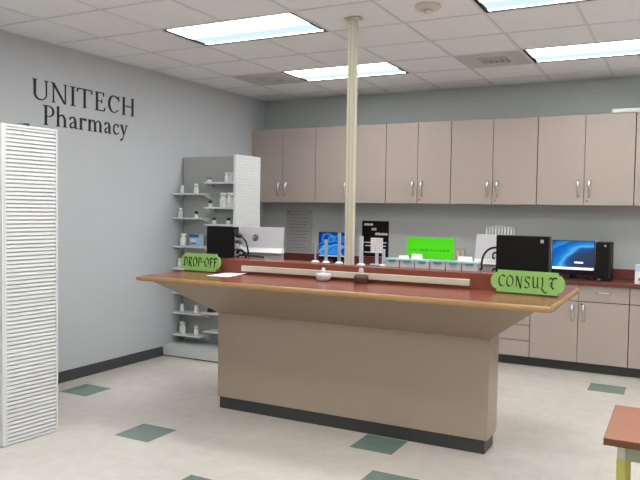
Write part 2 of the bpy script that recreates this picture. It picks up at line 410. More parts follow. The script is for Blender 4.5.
# ------------------------------------------------------------------ lettering
class Pen:
    """writes strokes into an MB in the x,z plane, facing -y"""
    def __init__(s, mb, x, z, sx, sz, y0, y1): s.b, s.x, s.z, s.sx, s.sz, s.y0, s.y1 = mb, x, z, sx, sz, y0, y1
    def P(s, p): return (s.x + p[0] * s.sx, s.z + p[1] * s.sz)
    def poly(s, pts): s.b.prism([s.P(p) for p in pts], 'y', s.y0, s.y1)
    def bar(s, x0, z0, x1, z1): s.poly([(x0, z0), (x1, z0), (x1, z1), (x0, z1)])
    def serif(s, xc, z, w, up):
        d = 0.028 if up else -0.028
        s.poly([(xc - w, z), (xc + w, z), (xc + w, z + d), (xc + 0.25 * w, z + d * 2.2), (xc - 0.25 * w, z + d * 2.2), (xc - w, z + d)])
    def arc(s, cx, cz, rx, rz, a0, a1, thick, thin, n=16):
        pts = []
        for k in range(n + 1):
            a = math.radians(a0 + (a1 - a0) * k / n); c, q = math.cos(a), math.sin(a)
            w = (thin + (thick - thin) * c * c) / 2
            pts.append(((cx + (rx + w) * c, cz + (rz + w) * q), (cx + (rx - w) * c, cz + (rz - w) * q)))
        for (a, b), (c, d) in zip(pts, pts[1:]): s.poly([a, c, d, b])
    def ribbon(s, pts, w):
        for k in range(len(pts) - 1):
            (ax, az), (bx, bz) = pts[k], pts[k + 1]
            wa = w[k] if isinstance(w, list) else w; wb = w[k + 1] if isinstance(w, list) else w
            dx, dz = bx - ax, bz - az; L = math.hypot(dx, dz) or 1; nx, nz = -dz / L / 2, dx / L / 2
            s.poly([(ax + nx * wa, az + nz * wa), (ax - nx * wa, az - nz * wa), (bx - nx * wb, bz - nz * wb), (bx + nx * wb, bz + nz * wb)])
    def nib(s, pts, w=0.15, ang=35, thin=0.035):
        """broad-nib stroke: wide across the nib angle, fine along it"""
        nx, nz = math.cos(math.radians(ang)) * w / 2, math.sin(math.radians(ang)) * w / 2
        for (ax, az), (bx, bz) in zip(pts, pts[1:]):
            dx, dz = bx - ax, bz - az; L = math.hypot(dx, dz) or 1
            px, pz = -dz / L * thin / 2, dx / L * thin / 2
            sg = 1 if px * nx + pz * nz >= 0 else -1
            ox, oz = nx + sg * px, nz + sg * pz
            s.poly([(ax + ox, az + oz), (ax - ox, az - oz), (bx - ox, bz - oz), (bx + ox, bz + oz)])
def ell(cx, cz, rx, rz, a0, a1, n=14):
    return [(cx + rx * math.cos(math.radians(a0 + (a1 - a0) * k / n)), cz + rz * math.sin(math.radians(a0 + (a1 - a0) * k / n))) for k in range(n + 1)]

S = 0.125; H_ = 0.05     # thick stem, hairline (in cap heights)
def glyph(p, ch):
    """serif letters in a 1-unit-wide, 1-unit-high cell (x is scaled per letter: t/thin in x use p.kx)"""
    k = p.kx; T, t = S * k, H_ * k; sw = 0.12 * k
    if ch == 'U':
        p.bar(0.13, 0.32, 0.13 + T, 1); p.serif(0.13 + T / 2, 1, sw, False)
        p.bar(0.80, 0.32, 0.80 + t, 1); p.serif(0.80 + t / 2, 1, sw * 0.85, False)
        cx = (0.13 + T / 2 + 0.80 + t / 2) / 2; rx = (0.80 + t / 2 - 0.13 - T / 2) / 2
        n = 14; pts = ell(cx, 0.32, rx, 0.30, 180, 360, n); ws = [T - (T - t) * min(1, i / (n * 0.75)) for i in range(n + 1)]
        for i in range(n):
            a, b = pts[i], pts[i + 1]
            def off(q, w):
                dx, dz = (q[0] - cx) / rx, (q[1] - 0.32) / 0.30
                return [(q[0] + dx * w / 2, q[1] + dz * w / 2 / k * 0.8), (q[0] - dx * w / 2, q[1] - dz * w / 2 / k * 0.8)]
            A, B = off(a, ws[i]), off(b, ws[i + 1]); p.poly([A[0], B[0], B[1], A[1]])
    elif ch == 'N':
        p.bar(0.12, 0, 0.12 + t, 1); p.bar(0.84, 0, 0.84 + t, 1)
        p.poly([(0.04, 1), (0.04 + T * 1.15, 1), (0.84 + t, 0.0), (0.84 - T * 0.35, -0.02)])
        p.serif(0.12 + t / 2, 0, sw * 0.9, True); p.serif(0.84 + t / 2, 1, sw * 0.9, False); p.bar(0, 0.97, 0.12, 1)
    elif ch == 'I':
        p.bar(0.5 - T / 2, 0, 0.5 + T / 2, 1); p.serif(0.5, 0, 0.45, True); p.serif(0.5, 1, 0.45, False)
    elif ch == 'T':
        p.bar(0.5 - T / 2, 0, 0.5 + T / 2, 1); p.serif(0.5, 0, sw * 1.1, True)
        p.bar(0.04, 0.95, 0.96, 1); p.poly([(0.0, 0.78), (0.03, 0.78), (0.09, 0.96), (0.02, 0.96)]); p.poly([(1.0, 0.78), (0.97, 0.78), (0.91, 0.96), (0.98, 0.96)])
    elif ch == 'E':
        p.bar(0.16, 0, 0.16 + T, 1); p.serif(0.16 + T / 2, 0, sw * 1.0, True); p.serif(0.16 + T / 2, 1, sw * 1.0, False)
        p.bar(0.16, 0.955, 0.86, 1); p.bar(0.16, 0, 0.92, 0.045); p.bar(0.16, 0.50, 0.68, 0.545)
        p.poly([(0.87, 0.8), (0.84, 0.8), (0.78, 0.96), (0.86, 0.97)]); p.poly([(1.0, 0.22), (0.97, 0.22), (0.86, 0.04), (0.93, 0.03)]); p.bar(0.66, 0.42, 0.70, 0.63)
    elif ch == 'C':
        pts = ell(0.56, 0.5, 0.44, 0.485, 42, 318, 24)
        w = []
        for q in range(25):
            a = math.radians(42 + (318 - 42) * q / 24); w.append(0.05 + 0.085 * max(0, -math.cos(a)) ** 1.3)
        for q in range(24):
            def off(pp, ww):
                dx, dz = (pp[0] - 0.56) / 0.44, (pp[1] - 0.5) / 0.485
                return (pp[0] - dx * ww * k, pp[1] - dz * ww)
            p.poly([pts[q], pts[q + 1], off(pts[q + 1], w[q + 1]), off(pts[q], w[q])])
        p.poly([(0.93, 0.68), (0.97, 0.68), (0.95, 0.97), (0.90, 0.9)])
    elif ch == 'H':
        for x in (0.12, 0.88 - T): p.bar(x, 0, x + T, 1); p.serif(x + T / 2, 0, sw, True); p.serif(x + T / 2, 1, sw, False)
        p.bar(0.12, 0.49, 0.88, 0.54)
    elif ch == 'P':
        p.bar(0.2, 0, 0.2 + T, 1); p.serif(0.2 + T / 2, 0, sw * 1.25, True); p.serif(0.2 - 0.02, 1, sw * 0.9, False)
        p.bar(0.2, 0.955, 0.55, 1); p.bar(0.2 + T, 0.42, 0.55, 0.465)
        n = 12; o = ell(0.52, 0.71, 0.46, 0.29, 90, -90, n); i_ = ell(0.52, 0.71, 0.46 - T * 0.95, 0.245, 90, -90, n)
        for q in range(n): p.poly([o[q], o[q + 1], i_[q + 1], i_[q]])
    elif ch in 'hrmn':
        # z here: x-height 0.63
        xh = 0.63
        if ch == 'h': p.bar(0.14, 0, 0.14 + T, 1.04); p.poly([(0.0, 0.99), (0.14, 1.0), (0.14 + T, 1.07), (0.14, 1.03)])
        else:
            x0 = {'r': 0.2, 'm': 0.08}[ch]
            p.bar(x0, 0, x0 + T, xh); p.poly([(x0 - 0.1 * (1 if ch == 'r' else .6), xh - 0.05), (x0, xh - 0.06), (x0 + T, xh + 0.03), (x0, xh + 0.0)])
        if ch == 'h':
            p.serif(0.14 + T / 2, 0, sw, True); p.bar(0.74, 0, 0.74 + T, 0.42); p.serif(0.74 + T / 2, 0, sw, True)
            p.ribbon([(0.14 + T, 0.48), (0.34, 0.58), (0.5, 0.615), (0.66, 0.6), (0.76, 0.52), (0.74 + T / 2, 0.40)], [0.04, 0.06, 0.08, 0.1, 0.12, T])
        elif ch == 'r':
            p.serif(0.2 + T / 2, 0, sw * 1.15, True)
            p.ribbon([(0.2 + T, 0.46), (0.45, 0.56), (0.65, 0.6), (0.85, 0.585)], [0.04, 0.06, 0.09, 0.12]); p.poly([(0.78, 0.50), (0.98, 0.50), (1.0, 0.62), (0.8, 0.64)])
        else:
            p.serif(0.08 + T / 2, 0, sw, True)
            for xa, xb in ((0.08, 0.44), (0.44, 0.80)):
                p.bar(xb, 0, xb + T, 0.42); p.serif(xb + T / 2, 0, sw, True)
                p.ribbon([(xa + T, 0.48), (xa + 0.2, 0.59), (xb - 0.08, 0.61), (xb + 0.01, 0.56), (xb + T / 2, 0.40)], [0.03, 0.05, 0.07, 0.07, T])
    elif ch == 'a':
        p.bar(0.62, 0.06, 0.62 + T, 0.44)
        p.ribbon([(0.12, 0.48), (0.24, 0.58), (0.42, 0.615), (0.6, 0.58), (0.62 + T / 2, 0.43)], [0.13, 0.07, 0.06, 0.09, T])
        p.ribbon([(0.66, 0.37), (0.4, 0.31), (0.2, 0.22), (0.16, 0.12), (0.26, 0.04), (0.42, 0.035), (0.64, 0.14)], [0.05, 0.05, 0.09, 0.13, 0.09, 0.06, 0.04])
        p.ribbon([(0.62 + T / 2, 0.08), (0.78, 0.02), (0.98, 0.05)], [0.1, 0.06, 0.03])
    elif ch == 'c':
        p.ribbon([(0.86, 0.46), (0.76, 0.57), (0.56, 0.61), (0.32, 0.54), (0.2, 0.38), (0.2, 0.24), (0.34, 0.08), (0.56, 0.03), (0.78, 0.06), (0.94, 0.15)], [0.14, 0.08, 0.05, 0.09, 0.13, 0.14, 0.11, 0.07, 0.05, 0.03])
    elif ch == 'y':
        p.poly([(0.1, 0.62), (0.1 + T * 1.15, 0.62), (0.56, 0.1), (0.48, 0.0)])
        p.poly([(0.86, 0.62), (0.86 - t, 0.62), (0.46, 0.0), (0.28, -0.22), (0.34, -0.24)])
        p.bar(0, 0.595, 0.36, 0.625); p.bar(0.68, 0.595, 1.0, 0.625); p.poly([(0.12, -0.29), (0.26, -0.31), (0.36, -0.2), (0.26, -0.19), (0.1, -0.2)])

def wall_word(name, label, spans, z0, cap):
    y0 = spans[0][1]
    t = thing(name, label, 'wall lettering', (XL, y0, z0), PI / 2)
    for ch, a, b in spans:
        mb = MB(); p = Pen(mb, a - y0, 0, b - a, cap, -0.008, 0.0); p.kx = cap / (b - a)
        glyph(p, ch)
        mb.obj('letter', M['letter'], t)
wall_word('wall_lettering', 'large black serif lettering UNITECH on the left wall, upper line',
          [('U', 4.082, 4.272), ('N', 4.288, 4.470), ('I', 4.496, 4.566), ('T', 4.578, 4.762), ('E', 4.788, 4.925), ('C', 4.945, 5.112), ('H', 5.138, 5.328)], 2.491, 0.172)
wall_word('wall_lettering', 'smaller black serif lettering Pharmacy on the left wall, lower line',
          [('P', 4.196, 4.325), ('h', 4.336, 4.462), ('a', 4.482, 4.592), ('r', 4.596, 4.690), ('m', 4.704, 4.893), ('a', 4.908, 5.008), ('c', 5.018, 5.112), ('y', 5.116, 5.234)], 2.287, 0.168)

# ------------------------------------------------------------------ wall cabinets
YU, ZU0, ZU1 = 7.447, 1.673, 2.588
def pull(b, x, z0, z1, y):
    """bowed vertical pull standing off the face at y"""
    n = 9
    b.tube([(x, y - 0.004 - 0.028 * math.sin(PI * k / n), z0 + (z1 - z0) * k / n) for k in range(n + 1)], [0.009 + 0.007 * (k / n) for k in range(n + 1)], 8, 0.6)
def hpull(b, xc, z, y, w):
    n = 8
    b.tube([(xc - w / 2 + w * k / n, y - 0.004 - 0.022 * min(1, 2.5 * math.sin(PI * k / n)), z) for k in range(n + 1)], 0.008, 8, 1.0)
def upper_cabinet(w, label, lock, loc):
    t = thing('wall_hung_cabinet', label, 'cabinet', loc, group='taupe wall cabinets along the back wall')
    d = YB - YU - 0.0025; h = ZU1 - ZU0
    MB().box(0.002, w - 0.002, 0.02, d, 0, h).obj('carcass', M['carcass'], t)
    MB().box(0, w, 0.02, d, -0.004, 0.0).obj('bottom_panel', M['laminate'], t)
    for k in (0, 1):
        x0 = k * w / 2 + 0.003; x1 = (k + 1) * w / 2 - 0.003
        dr = MB().box(x0, x1, 0, 0.019, 0.003, h - 0.003, 0.0015).obj('door', M['laminate'], t)
        b = MB(); pull(b, w / 2 + (0.052 if k else -0.052), 0.085, 0.255, 0); b.obj('handle', M['steel'], dr)
        if k and lock: MB().lathe([(0, 0), (0.009, 0), (0.009, 0.006), (0, 0.006)], 12).turn(Matrix.Translation((w / 2 + 0.03, 0, 0.045)) @ Matrix.Rotation(PI / 2, 4, 'X')).obj('lock', M['steel_dark'], dr)
    return t
UP = [(-4.905, -3.980, 'taupe two-door wall cabinet in the left corner above the posted notice', False),
      (-3.978, -3.062, 'taupe two-door wall cabinet partly hidden behind the cream pole', False),
      (-3.060, -2.292, 'narrower taupe two-door wall cabinet just right of the cream pole', True),
      (-2.290, -1.369, 'taupe two-door wall cabinet right of the narrower one, above the green notice', True),
      (-1.367, -0.442, 'taupe two-door wall cabinet above the lit monitor at right', True),
      (-0.440, 0.470, 'taupe wall cabinet cut off by the right picture edge', True)]
for x0, x1, lab, lk in UP: upper_cabinet(x1 - x0, lab, lk, (x0, YU, ZU0))
t = thing('roller_tube', 'thin white tube lying on top of the wall cabinets at right', 'tube', (-0.665, 7.475, ZU1))
MB().box(0, 1.135, 0, 0.05, 0, 0.045, 0.012).obj('tube', M['white'], t)
MB().box(-0.006, 0.0, 0.002, 0.048, 0.002, 0.043, 0.002).obj('end_cap', M['basegrey'], t)

# ------------------------------------------------------------------ base cabinets
YC = 7.30
def base_cabinet(x0, x1, label, kind):
    w = x1 - x0
    t = thing('base_cabinet', label, 'cabinet', (x0, YC, 0), group='taupe base cabinets along the back wall')
    d = YB - YC - 0.0025
    MB().box(0.002, w - 0.002, 0.02, d, 0.10, 0.882).obj('carcass', M['carcass'], t)
    MB().box(0, w, 0.07, d, 0, 0.10).obj('toe_kick', M['kick'], t)
    if kind == 'doors':
        for k in (0, 1):
            a, c = k * w / 2 + 0.003, (k + 1) * w / 2 - 0.003
            dr = MB().box(a, c, 0, 0.019, 0.103, 0.712, 0.0015).obj('door', M['laminate'], t)
            b = MB(); pull(b, w / 2 + (0.052 if k else -0.052), 0.515, 0.685, 0); b.obj('handle', M['steel'], dr)
            if k: MB().lathe([(0, 0), (0.009, 0), (0.009, 0.006), (0, 0.006)], 12).turn(Matrix.Translation((w / 2 + 0.03, 0, 0.69)) @ Matrix.Rotation(PI / 2, 4, 'X')).obj('lock', M['steel_dark'], dr)
            dw = MB().box(a, c, 0, 0.019, 0.720, 0.878, 0.0015).obj('drawer', M['laminate'], t)
            b = MB(); hpull(b, (a + c) / 2, 0.812, 0, 0.13); b.obj('handle', M['steel'], dw)
    else:
        zs = [0.103, 0.262, 0.270, 0.425, 0.433, 0.585, 0.593, 0.728, 0.736, 0.878]
        for k in range(5):
            dw = MB().box(0.003, w - 0.003, 0, 0.019, zs[2 * k], zs[2 * k + 1], 0.0015).obj('drawer', M['laminate'], t)
            b = MB(); hpull(b, w / 2, zs[2 * k + 1] - 0.06, 0, 0.13); b.obj('handle', M['steel'], dw)
base_cabinet(-1.369, -0.438, 'taupe base cabinet with two doors below the lit right monitor', 'doors')
base_cabinet(-0.437, 0.470, 'taupe base cabinet cut off by the right picture edge', 'doors')
base_cabinet(-2.290, -1.370, 'taupe stack of plain drawers showing just right of the island base', 'drawers')
base_cabinet(-3.210, -2.291, 'taupe base cabinet fully hidden behind the middle of the island', 'doors')
base_cabinet(-4.900, -3.211, 'wide taupe base cabinet hidden behind the island and the corner shelving', 'doors')
t = thing('worktop', 'long dark red laminate worktop with backsplash along the back wall', 'worktop', (0, 0, 0.883))
MB().box(-4.905, 0.47, 7.265, YB - 0.0025, 0, 0.038, 0.004).obj('top', M['darkred'], t)
MB().box(-4.905, 0.47, YB - 0.0225, YB - 0.0025, 0.038, 0.142, 0.003).obj('backsplash', M['darkred'], t)
ZW = 0.92

# ------------------------------------------------------------------ island counter
ZI = 1.07
def island():
    t = thing('island_counter', 'taupe island counter with flared top and red brown surface in mid room', 'counter', (-2.165, 4.615, 0))
    ox, oy = -2.165, 4.615
    X0, X1, Y0, Y1 = -3.246 - ox, -1.09 - ox, 4.475 - oy, 4.735 - oy
    MB().box(X0, X1, Y0, Y1, 0.095, 0.765, 0.003).obj('base_panel', M['isl'], t)
    MB().box(X0 + 0.012, X1 - 0.02, Y0 + 0.015, Y1 - 0.015, 0, 0.095).obj('toe_kick', M['kick'], t)
    cx0, cx1, cy0, cy1 = -3.655 - ox, -0.627 - ox, 3.985 - oy, 5.12 - oy
    b = MB(); zt = ZI - 0.036; m = 0.10
    b.hexa([(X0, Y0, 0.765), (X1, Y0, 0.765), (X1, Y1, 0.765), (X0, Y1, 0.765)],
           [(cx0 + m, cy0 + m * 0.6, zt), (cx1 - m, cy0 + m * 0.6, zt), (cx1 - m, cy1 - m * 0.6, zt), (cx0 + m, cy1 - m * 0.6, zt)])
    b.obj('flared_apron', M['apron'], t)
    e = 0.022
    top = MB().box(cx0 + e, cx1 - e, cy0 + e, cy1 - e, zt, ZI).obj('countertop', M['red'], t)
    b = MB(); n = 8
    # bullnose: half-round strips with mitred corners
    def strip(A, B, out):
        A, B, out = Vector(A), Vector(B), Vector(out); along = (B - A).normalized()
        bm = bmesh.new(); ra, rb = [], []
        for k in range(n + 1):
            a = -PI / 2 + PI * k / n
            o = e + 0.0 ; prof = (math.cos(a) ** 0.6 if math.cos(a) > 1e-6 else 0) * e * 0.98
            z = zt + 0.018 + 0.0183 * math.sin(a)
            ra.append(bm.verts.new((A.x + out.x * prof - along.x * prof, A.y + out.y * prof - along.y * prof, z)))
            rb.append(bm.verts.new((B.x + out.x * prof + along.x * prof, B.y + out.y * prof + along.y * prof, z)))
        for k in range(n):
            f = bm.faces.new((ra[k], rb[k], rb[k + 1], ra[k + 1])); f.smooth = True
        f = bm.faces.new((ra[0], ra[n], rb[n], rb[0]))
        b.merge(bm)
    a0, a1, b0, b1 = cx0 + e, cx1 - e, cy0 + e, cy1 - e
    strip((a0, b0, 0), (a1, b0, 0), (0, -1, 0)); strip((a1, b0, 0), (a1, b1, 0), (1, 0, 0))
    strip((a1, b1, 0), (a0, b1, 0), (0, 1, 0)); strip((a0, b1, 0), (a0, b0, 0), (-1, 0, 0))
    bmesh.ops.recalc_face_normals(b.bm, faces=b.bm.faces[:])
    b.obj('wood_edge', M['oak'], top)
    MB().box(-3.315 - ox, -0.99 - ox, 4.60 - oy, 4.81 - oy, ZI, 1.182, 0.004).obj('raised_ledge', M['red'], t)
    MB().box(-3.10 - ox, -1.262 - ox, 4.575 - oy, 4.60 - oy, 1.094, 1.138, 0.004).obj('cable_raceway', M['cream'], t)
island()
ZL = 1.182

t = thing('power_pole', 'square cream utility pole rising from the island counter to the ceiling', 'pole', (-2.195, 4.665, ZL))
h = HC - ZL - 0.003
b = MB(); b.box(-0.033, 0.033, -0.02, 0.02, 0, h - 0.004, 0.004); b.obj('shaft', M['cream'], t)
b = MB(); b.box(-0.012, -0.007, -0.0215, -0.0195, 0.0, h - 0.012); b.box(0.019, 0.022, -0.0215, -0.0195, 0.0, h - 0.012); b.obj('cover_groove', M['cream2'], t)
b = MB(); b.box(-0.062, 0.062, -0.045, 0.045, h - 0.012, h - 0.005, 0.002); b.obj('ceiling_plate', M['cream'], t)

# ------------------------------------------------------------------ green signs
def sign_board(label, loc, rz, w, hgt, word, tilt, wide):
    t = thing('counter_sign', label, 'sign', loc, rz, 'green counter signs')
    # plaque outline: straight top and bottom, notched corners, bulging ends
    bw = 0.042; nt_ = 0.017; pts = []
    hw = w / 2 - bw; r = hgt - 0.030
    pts += [(-hw, 0), (hw, 0), (hw, nt_)]
    pts += [(hw + bw * math.cos(a), hgt / 2 + (hgt / 2 - nt_) * math.sin(a)) for a in [(-PI / 2 + PI * k / 10) for k in range(11)]]
    pts += [(hw, hgt - nt_), (hw, hgt), (-hw, hgt), (-hw, hgt - nt_)]
    pts += [(-hw - bw * math.cos(a), hgt / 2 + (hgt / 2 - nt_) * math.sin(a)) for a in [(PI / 2 - PI * k / 10) for k in range(11)]]
    pts += [(-hw, nt_)]
    clean = [pts[0]]
    for q in pts[1:]:
        if math.hypot(q[0] - clean[-1][0], q[1] - clean[-1][1]) > 1e-5: clean.append(q)
    R = Matrix.Translation((0, 0, 0.008)) @ Matrix.Rotation(-tilt, 4, 'X')
    bd = MB().prism(clean, 'y', -0.006, 0.012).turn(R).obj('board', M['green'], t)
    mb = MB(); ph = hgt * 0.52; x = -wide / 2; tot = sum(UN[c][0] for c in word) + 0.16 * (len(word) - 1); sc = wide / tot
    for c in word:
        adv, strokes = UN[c]
        p = Pen(mb, x, hgt * 0.25, sc, ph, -0.0075, -0.005)
        for stx in strokes: p.nib(stx[0], stx[1] * (0.85 if word == 'CONSULT' else 1.0), stx[2])
        x += (adv + 0.16) * sc
    mb.turn(R).obj('lettering', M['ink'], bd)
    b = MB(); b.box(-hw, hw, -0.01, 0.045, 0, 0.008, 0.001); b.prism([(0.012, 0.004), (0.045, 0.004), (0.018 + hgt * 0.3 * tilt, hgt * 0.7), (0.012 + hgt * 0.7 * math.tan(tilt), hgt * 0.7)], 'x', -0.02, 0.02)
    b.obj('foot', M['kick'], t)
# uncial style letters: (advance, [(points, nib width, angle)])
UN = {
 'C': (0.85, [(ell(0.50, 0.5, 0.40, 0.48, 60, 300), 0.15, 30), ([(0.62, 0.95), (0.84, 0.86)], 0.14, 60), ([(0.66, 0.08), (0.86, 0.22)], 0.03, 30), ([(0.02, 0.5), (0.12, 0.74), (0.26, 0.9)], 0.04, 20)]),
 'O': (0.9, [(ell(0.45, 0.48, 0.38, 0.46, 100, 460, 22), 0.15, 30), ([(0.30, 0.95), (0.5, 1.06)], 0.05, 20)]),
 'N': (0.95, [([(0.2, 0.02), (0.2, 0.95)], 0.10, 20), ([(0.02, 0.86), (0.18, 0.98), (0.32, 0.8), (0.66, 0.12), (0.76, -0.1)], 0.16, 30), ([(0.78, -0.08), (0.78, 0.86), (0.94, 0.98)], 0.08, 25)]),
 'S': (0.75, [(ell(0.40, 0.72, 0.26, 0.24, 40, 200, 9) + [(0.22, 0.58), (0.52, 0.42)] + ell(0.36, 0.24, 0.28, 0.25, 30, -150, 9), 0.14, 30), ([(0.56, 0.9), (0.74, 0.84)], 0.10, 60)]),
 'U': (0.95, [([(0.04, 0.9), (0.18, 0.96), (0.2, 0.5), (0.26, 0.14), (0.42, 0.04), (0.62, 0.14), (0.7, 0.3)], 0.15, 30), ([(0.70, 0.98), (0.72, 0.3), (0.78, 0.06), (0.94, 0.08)], 0.14, 30)]),
 'L': (0.7, [([(0.02, 0.9), (0.14, 1.0), (0.22, 0.7), (0.22, 0.2), (0.1, 0.02), (0.28, -0.10), (0.5, -0.3), (0.74, -0.32), (0.84, -0.18)], 0.14, 30)]),
 'T': (0.95, [([(0.04, 0.78), (0.2, 0.96), (0.5, 0.9), (0.8, 0.98), (1.0, 0.94)], 0.14, 70), ([(0.54, 0.88), (0.40, 0.6), (0.46, 0.2), (0.62, 0.04), (0.84, 0.14)], 0.15, 30), ([(0.3, 0.2), (0.22, 0.44), (0.34, 0.6), (0.56, 0.56)], 0.06, 30)]),
 'D': (0.85, [([(0.2, 0.02), (0.2, 0.95)], 0.15, 20), (ell(0.26, 0.5, 0.52, 0.47, 90, -90), 0.15, 30), ([(0.0, 0.9), (0.3, 0.98)], 0.05, 20), ([(-0.06, 0.1), (0.26, 0.03)], 0.05, 20)]),
 'R': (0.85, [([(0.2, 0.0), (0.2, 0.95)], 0.15, 20), (ell(0.26, 0.73, 0.42, 0.24, 90, -90), 0.14, 30), ([(0.34, 0.48), (0.6, 0.16), (0.8, -0.06), (0.94, 0.0)], 0.15, 30), ([(0.0, 0.9), (0.3, 0.98)], 0.05, 20)]),
 'P': (0.75, [([(0.2, -0.06), (0.2, 0.95)], 0.15, 20), (ell(0.26, 0.70, 0.42, 0.27, 90, -90), 0.14, 30), ([(0.0, 0.9), (0.3, 0.98)], 0.05, 20)]),
 '-': (0.35, [([(0.02, 0.44), (0.33, 0.52)], 0.12, 70)]),
 'F': (0.65, [([(0.22, -0.06), (0.22, 0.95)], 0.15, 20), ([(0.02, 0.86), (0.3, 0.96), (0.68, 0.9)], 0.12, 70), ([(0.22, 0.50), (0.58, 0.54)], 0.10, 70)]),
}
sign_board('green plaque sign reading CONSULT at the right end of the island', (-0.872, 4.50, ZI), math.radians(-6), 0.470, 0.142, 'CONSULT', 0.12, 0.370)
sign_board('green plaque sign reading DROP-OFF at the left end of the island', (-3.475, 4.53, ZI), math.radians(-1), 0.40, 0.142, 'DROP-OFF', 0.12, 0.335)

# ------------------------------------------------------------------ small things on the island front
t = thing('paper_sheet', 'white sheet of paper lying on the island near the drop-off sign', 'paper', (-3.135, 4.438, ZI), math.radians(4))
bm = bmesh.new(); n = 6; V = [[bm.verts.new((-0.10 + 0.2 * i / n, -0.15 + 0.29 * j / n, 0.0012 + 0.010 * (i / n) ** 3 * (j / n) ** 2)) for j in range(n + 1)] for i in range(n + 1)]
for i in range(n):
    for j in range(n): bm.faces.new((V[i][j], V[i + 1][j], V[i + 1][j + 1], V[i][j + 1]))
mb = MB(); mb.merge(bm); mb.obj('sheet', M['paper'], t)
b = MB(); b.tube([(-0.02, 0.06, 0.007), (0.07, 0.02, 0.012)], 0.005, 8); b.obj('fold', M['paper'], t)
b = thing('call_bell', 'small grey-white dome with white knob in front of the raceway', 'bell', (-2.325, 4.50, ZI))
MB().lathe([(0, 0), (0.034, 0), (0.048, 0.010), (0.057, 0.028), (0.060, 0.046), (0.054, 0.054), (0.02, 0.060), (0, 0.060)], 28).obj('dome', M['greyceramic'], b)
MB().lathe([(0, 0.056), (0.013, 0.056), (0.014, 0.075), (0.011, 0.093), (0, 0.096)], 16).obj('knob', M['white'], b)
b = thing('call_bell', 'small brown glass dome with clear knob in front of the pole', 'bell', (-2.03, 4.515, ZI))
MB().lathe([(0, 0), (0.046, 0), (0.050, 0.012), (0.053, 0.035), (0.053, 0.052), (0.040, 0.060), (0, 0.062)], 20).obj('dome', M['brownglass'], b)
MB().lathe([(0, 0.060), (0.014, 0.060), (0.018, 0.075), (0.018, 0.095), (0.011, 0.108), (0, 0.110)], 12).obj('knob', M['clear'], b)

# ------------------------------------------------------------------ things on the ledge
def stand(x, y, hgt, label, m, w=0.022):
    t = thing('upright_stand', label, 'stand', (x, y, ZL), group='upright stands on the island ledge')
    MB().lathe([(0, 0), (0.032, 0), (0.032, 0.004), (0.022, 0.012), (0.012, 0.016), (0, 0.016)], 24).obj('base', M['white'], t)
    MB().box(-w / 2, w / 2, -0.006, 0.006, 0.014, hgt, 0.003).obj('post', m, t)
stand(-2.522, 4.74, 0.148, 'shortest frosted upright stand, leftmost on the island ledge', M['acryl'], 0.014)
stand(-2.426, 4.735, 0.180, 'middle frosted upright stand in front of the blue screen', M['acryl'], 0.026)
stand(-2.314, 4.735, 0.235, 'tallest frosted upright stand just left of the pole', M['acryl'], 0.024)
stand(-2.115, 4.70, 0.215, 'pale blue-white upright strip just right of the pole', M['bluewhite'], 0.030)
stand(-1.952, 4.74, 0.125, 'short pale upright strip between printed card and pill trays', M['bluewhite'], 0.022)
t = thing('card_holder', 'white card printed with dots on a small stand right of the pole', 'card holder', (-2.012, 4.755, ZL))
b = MB(); b.box(-0.012, 0.012, -0.004, 0.004, 0.01, 0.11, 0.001); b.box(-0.05, 0.05, -0.016, 0.016, 0, 0.010, 0.003); b.obj('holder', M['bluewhite'], t)
cd = MB().box(-0.048, 0.048, -0.008, -0.003, 0.095, 0.205, 0.001).obj('card', M['paper'], t)
b = MB()
for i in range(6):
    for j in range(6):
        x = -0.038 + 0.0145 * i + random.uniform(-0.003, 0.003); z = 0.11 + 0.0155 * j
        b.box(x, x + 0.006, -0.0088, -0.008, z, z + 0.006)
b.obj('printed_dots', M['printgrey'], cd)

def tray():
    t = thing('pill_tray', '', 'pill tray', (0, 0, ZL), group='teal-lidded pill trays in a row on the ledge')
    b = MB(); w, d, h = 0.104, 0.10, 0.050; k = 0.003
    b.box(-w / 2, w / 2, -d / 2, -d / 2 + k, 0, h); b.box(-w / 2, w / 2, d / 2 - k, d / 2, 0, h)
    b.box(-w / 2, -w / 2 + k, -d / 2 + k, d / 2 - k, 0, h); b.box(w / 2 - k, w / 2, -d / 2 + k, d / 2 - k, 0, h); b.box(-w / 2 + k, w / 2 - k, -d / 2 + k, d / 2 - k, 0, k)
    b.obj('bin', M['clear'], t)
    b = MB(); b.box(-w / 2 + 0.006, w / 2 - 0.006, -0.04, 0.04, 0.004, 0.03, 0.008); b.obj('insert', M['white'], t)
    b = MB(); b.box(-w / 2 - 0.002, w / 2 + 0.002, -d / 2 - 0.002, d / 2 + 0.002, h, h + 0.012, 0.003); b.obj('lid', M['teal'], t)
    b = MB(); b.box(-0.028, 0.028, -d / 2 - 0.007, -d / 2 - 0.002, h - 0.012, h + 0.004, 0.002); b.obj('clasp', M['tealdark'], t)
    b = MB(); b.box(-0.014, -0.006, -d / 2 - 0.001, -d / 2 + 0.0005, 0.022, 0.032); b.box(0.004, 0.012, -d / 2 - 0.001, -d / 2 + 0.0005, 0.02, 0.03); b.obj('print', M['printgrey'], t)
    return t
T0 = tray()
TL = ['teal-lidded clear pill tray, leftmost of the row beside the pole', 'teal-lidded clear pill tray, second from the left end of the row', 'teal-lidded clear pill tray, third from the left, below the left half of the green notice',
      'teal-lidded clear pill tray, third from the right, below the right half of the green notice', 'teal-lidded clear pill tray, second from the right end of the row', 'teal-lidded clear pill tray, rightmost of the row by the black cable']
TXs = [-1.866, -1.752, -1.638, -1.524, -1.410, -1.296]
for k, x in enumerate(TXs):
    if k == 0: T0.location = (x, 4.745, ZL); T0['label'] = TL[0]
    else: dup(T0, (x, 4.745, ZL), TL[k])
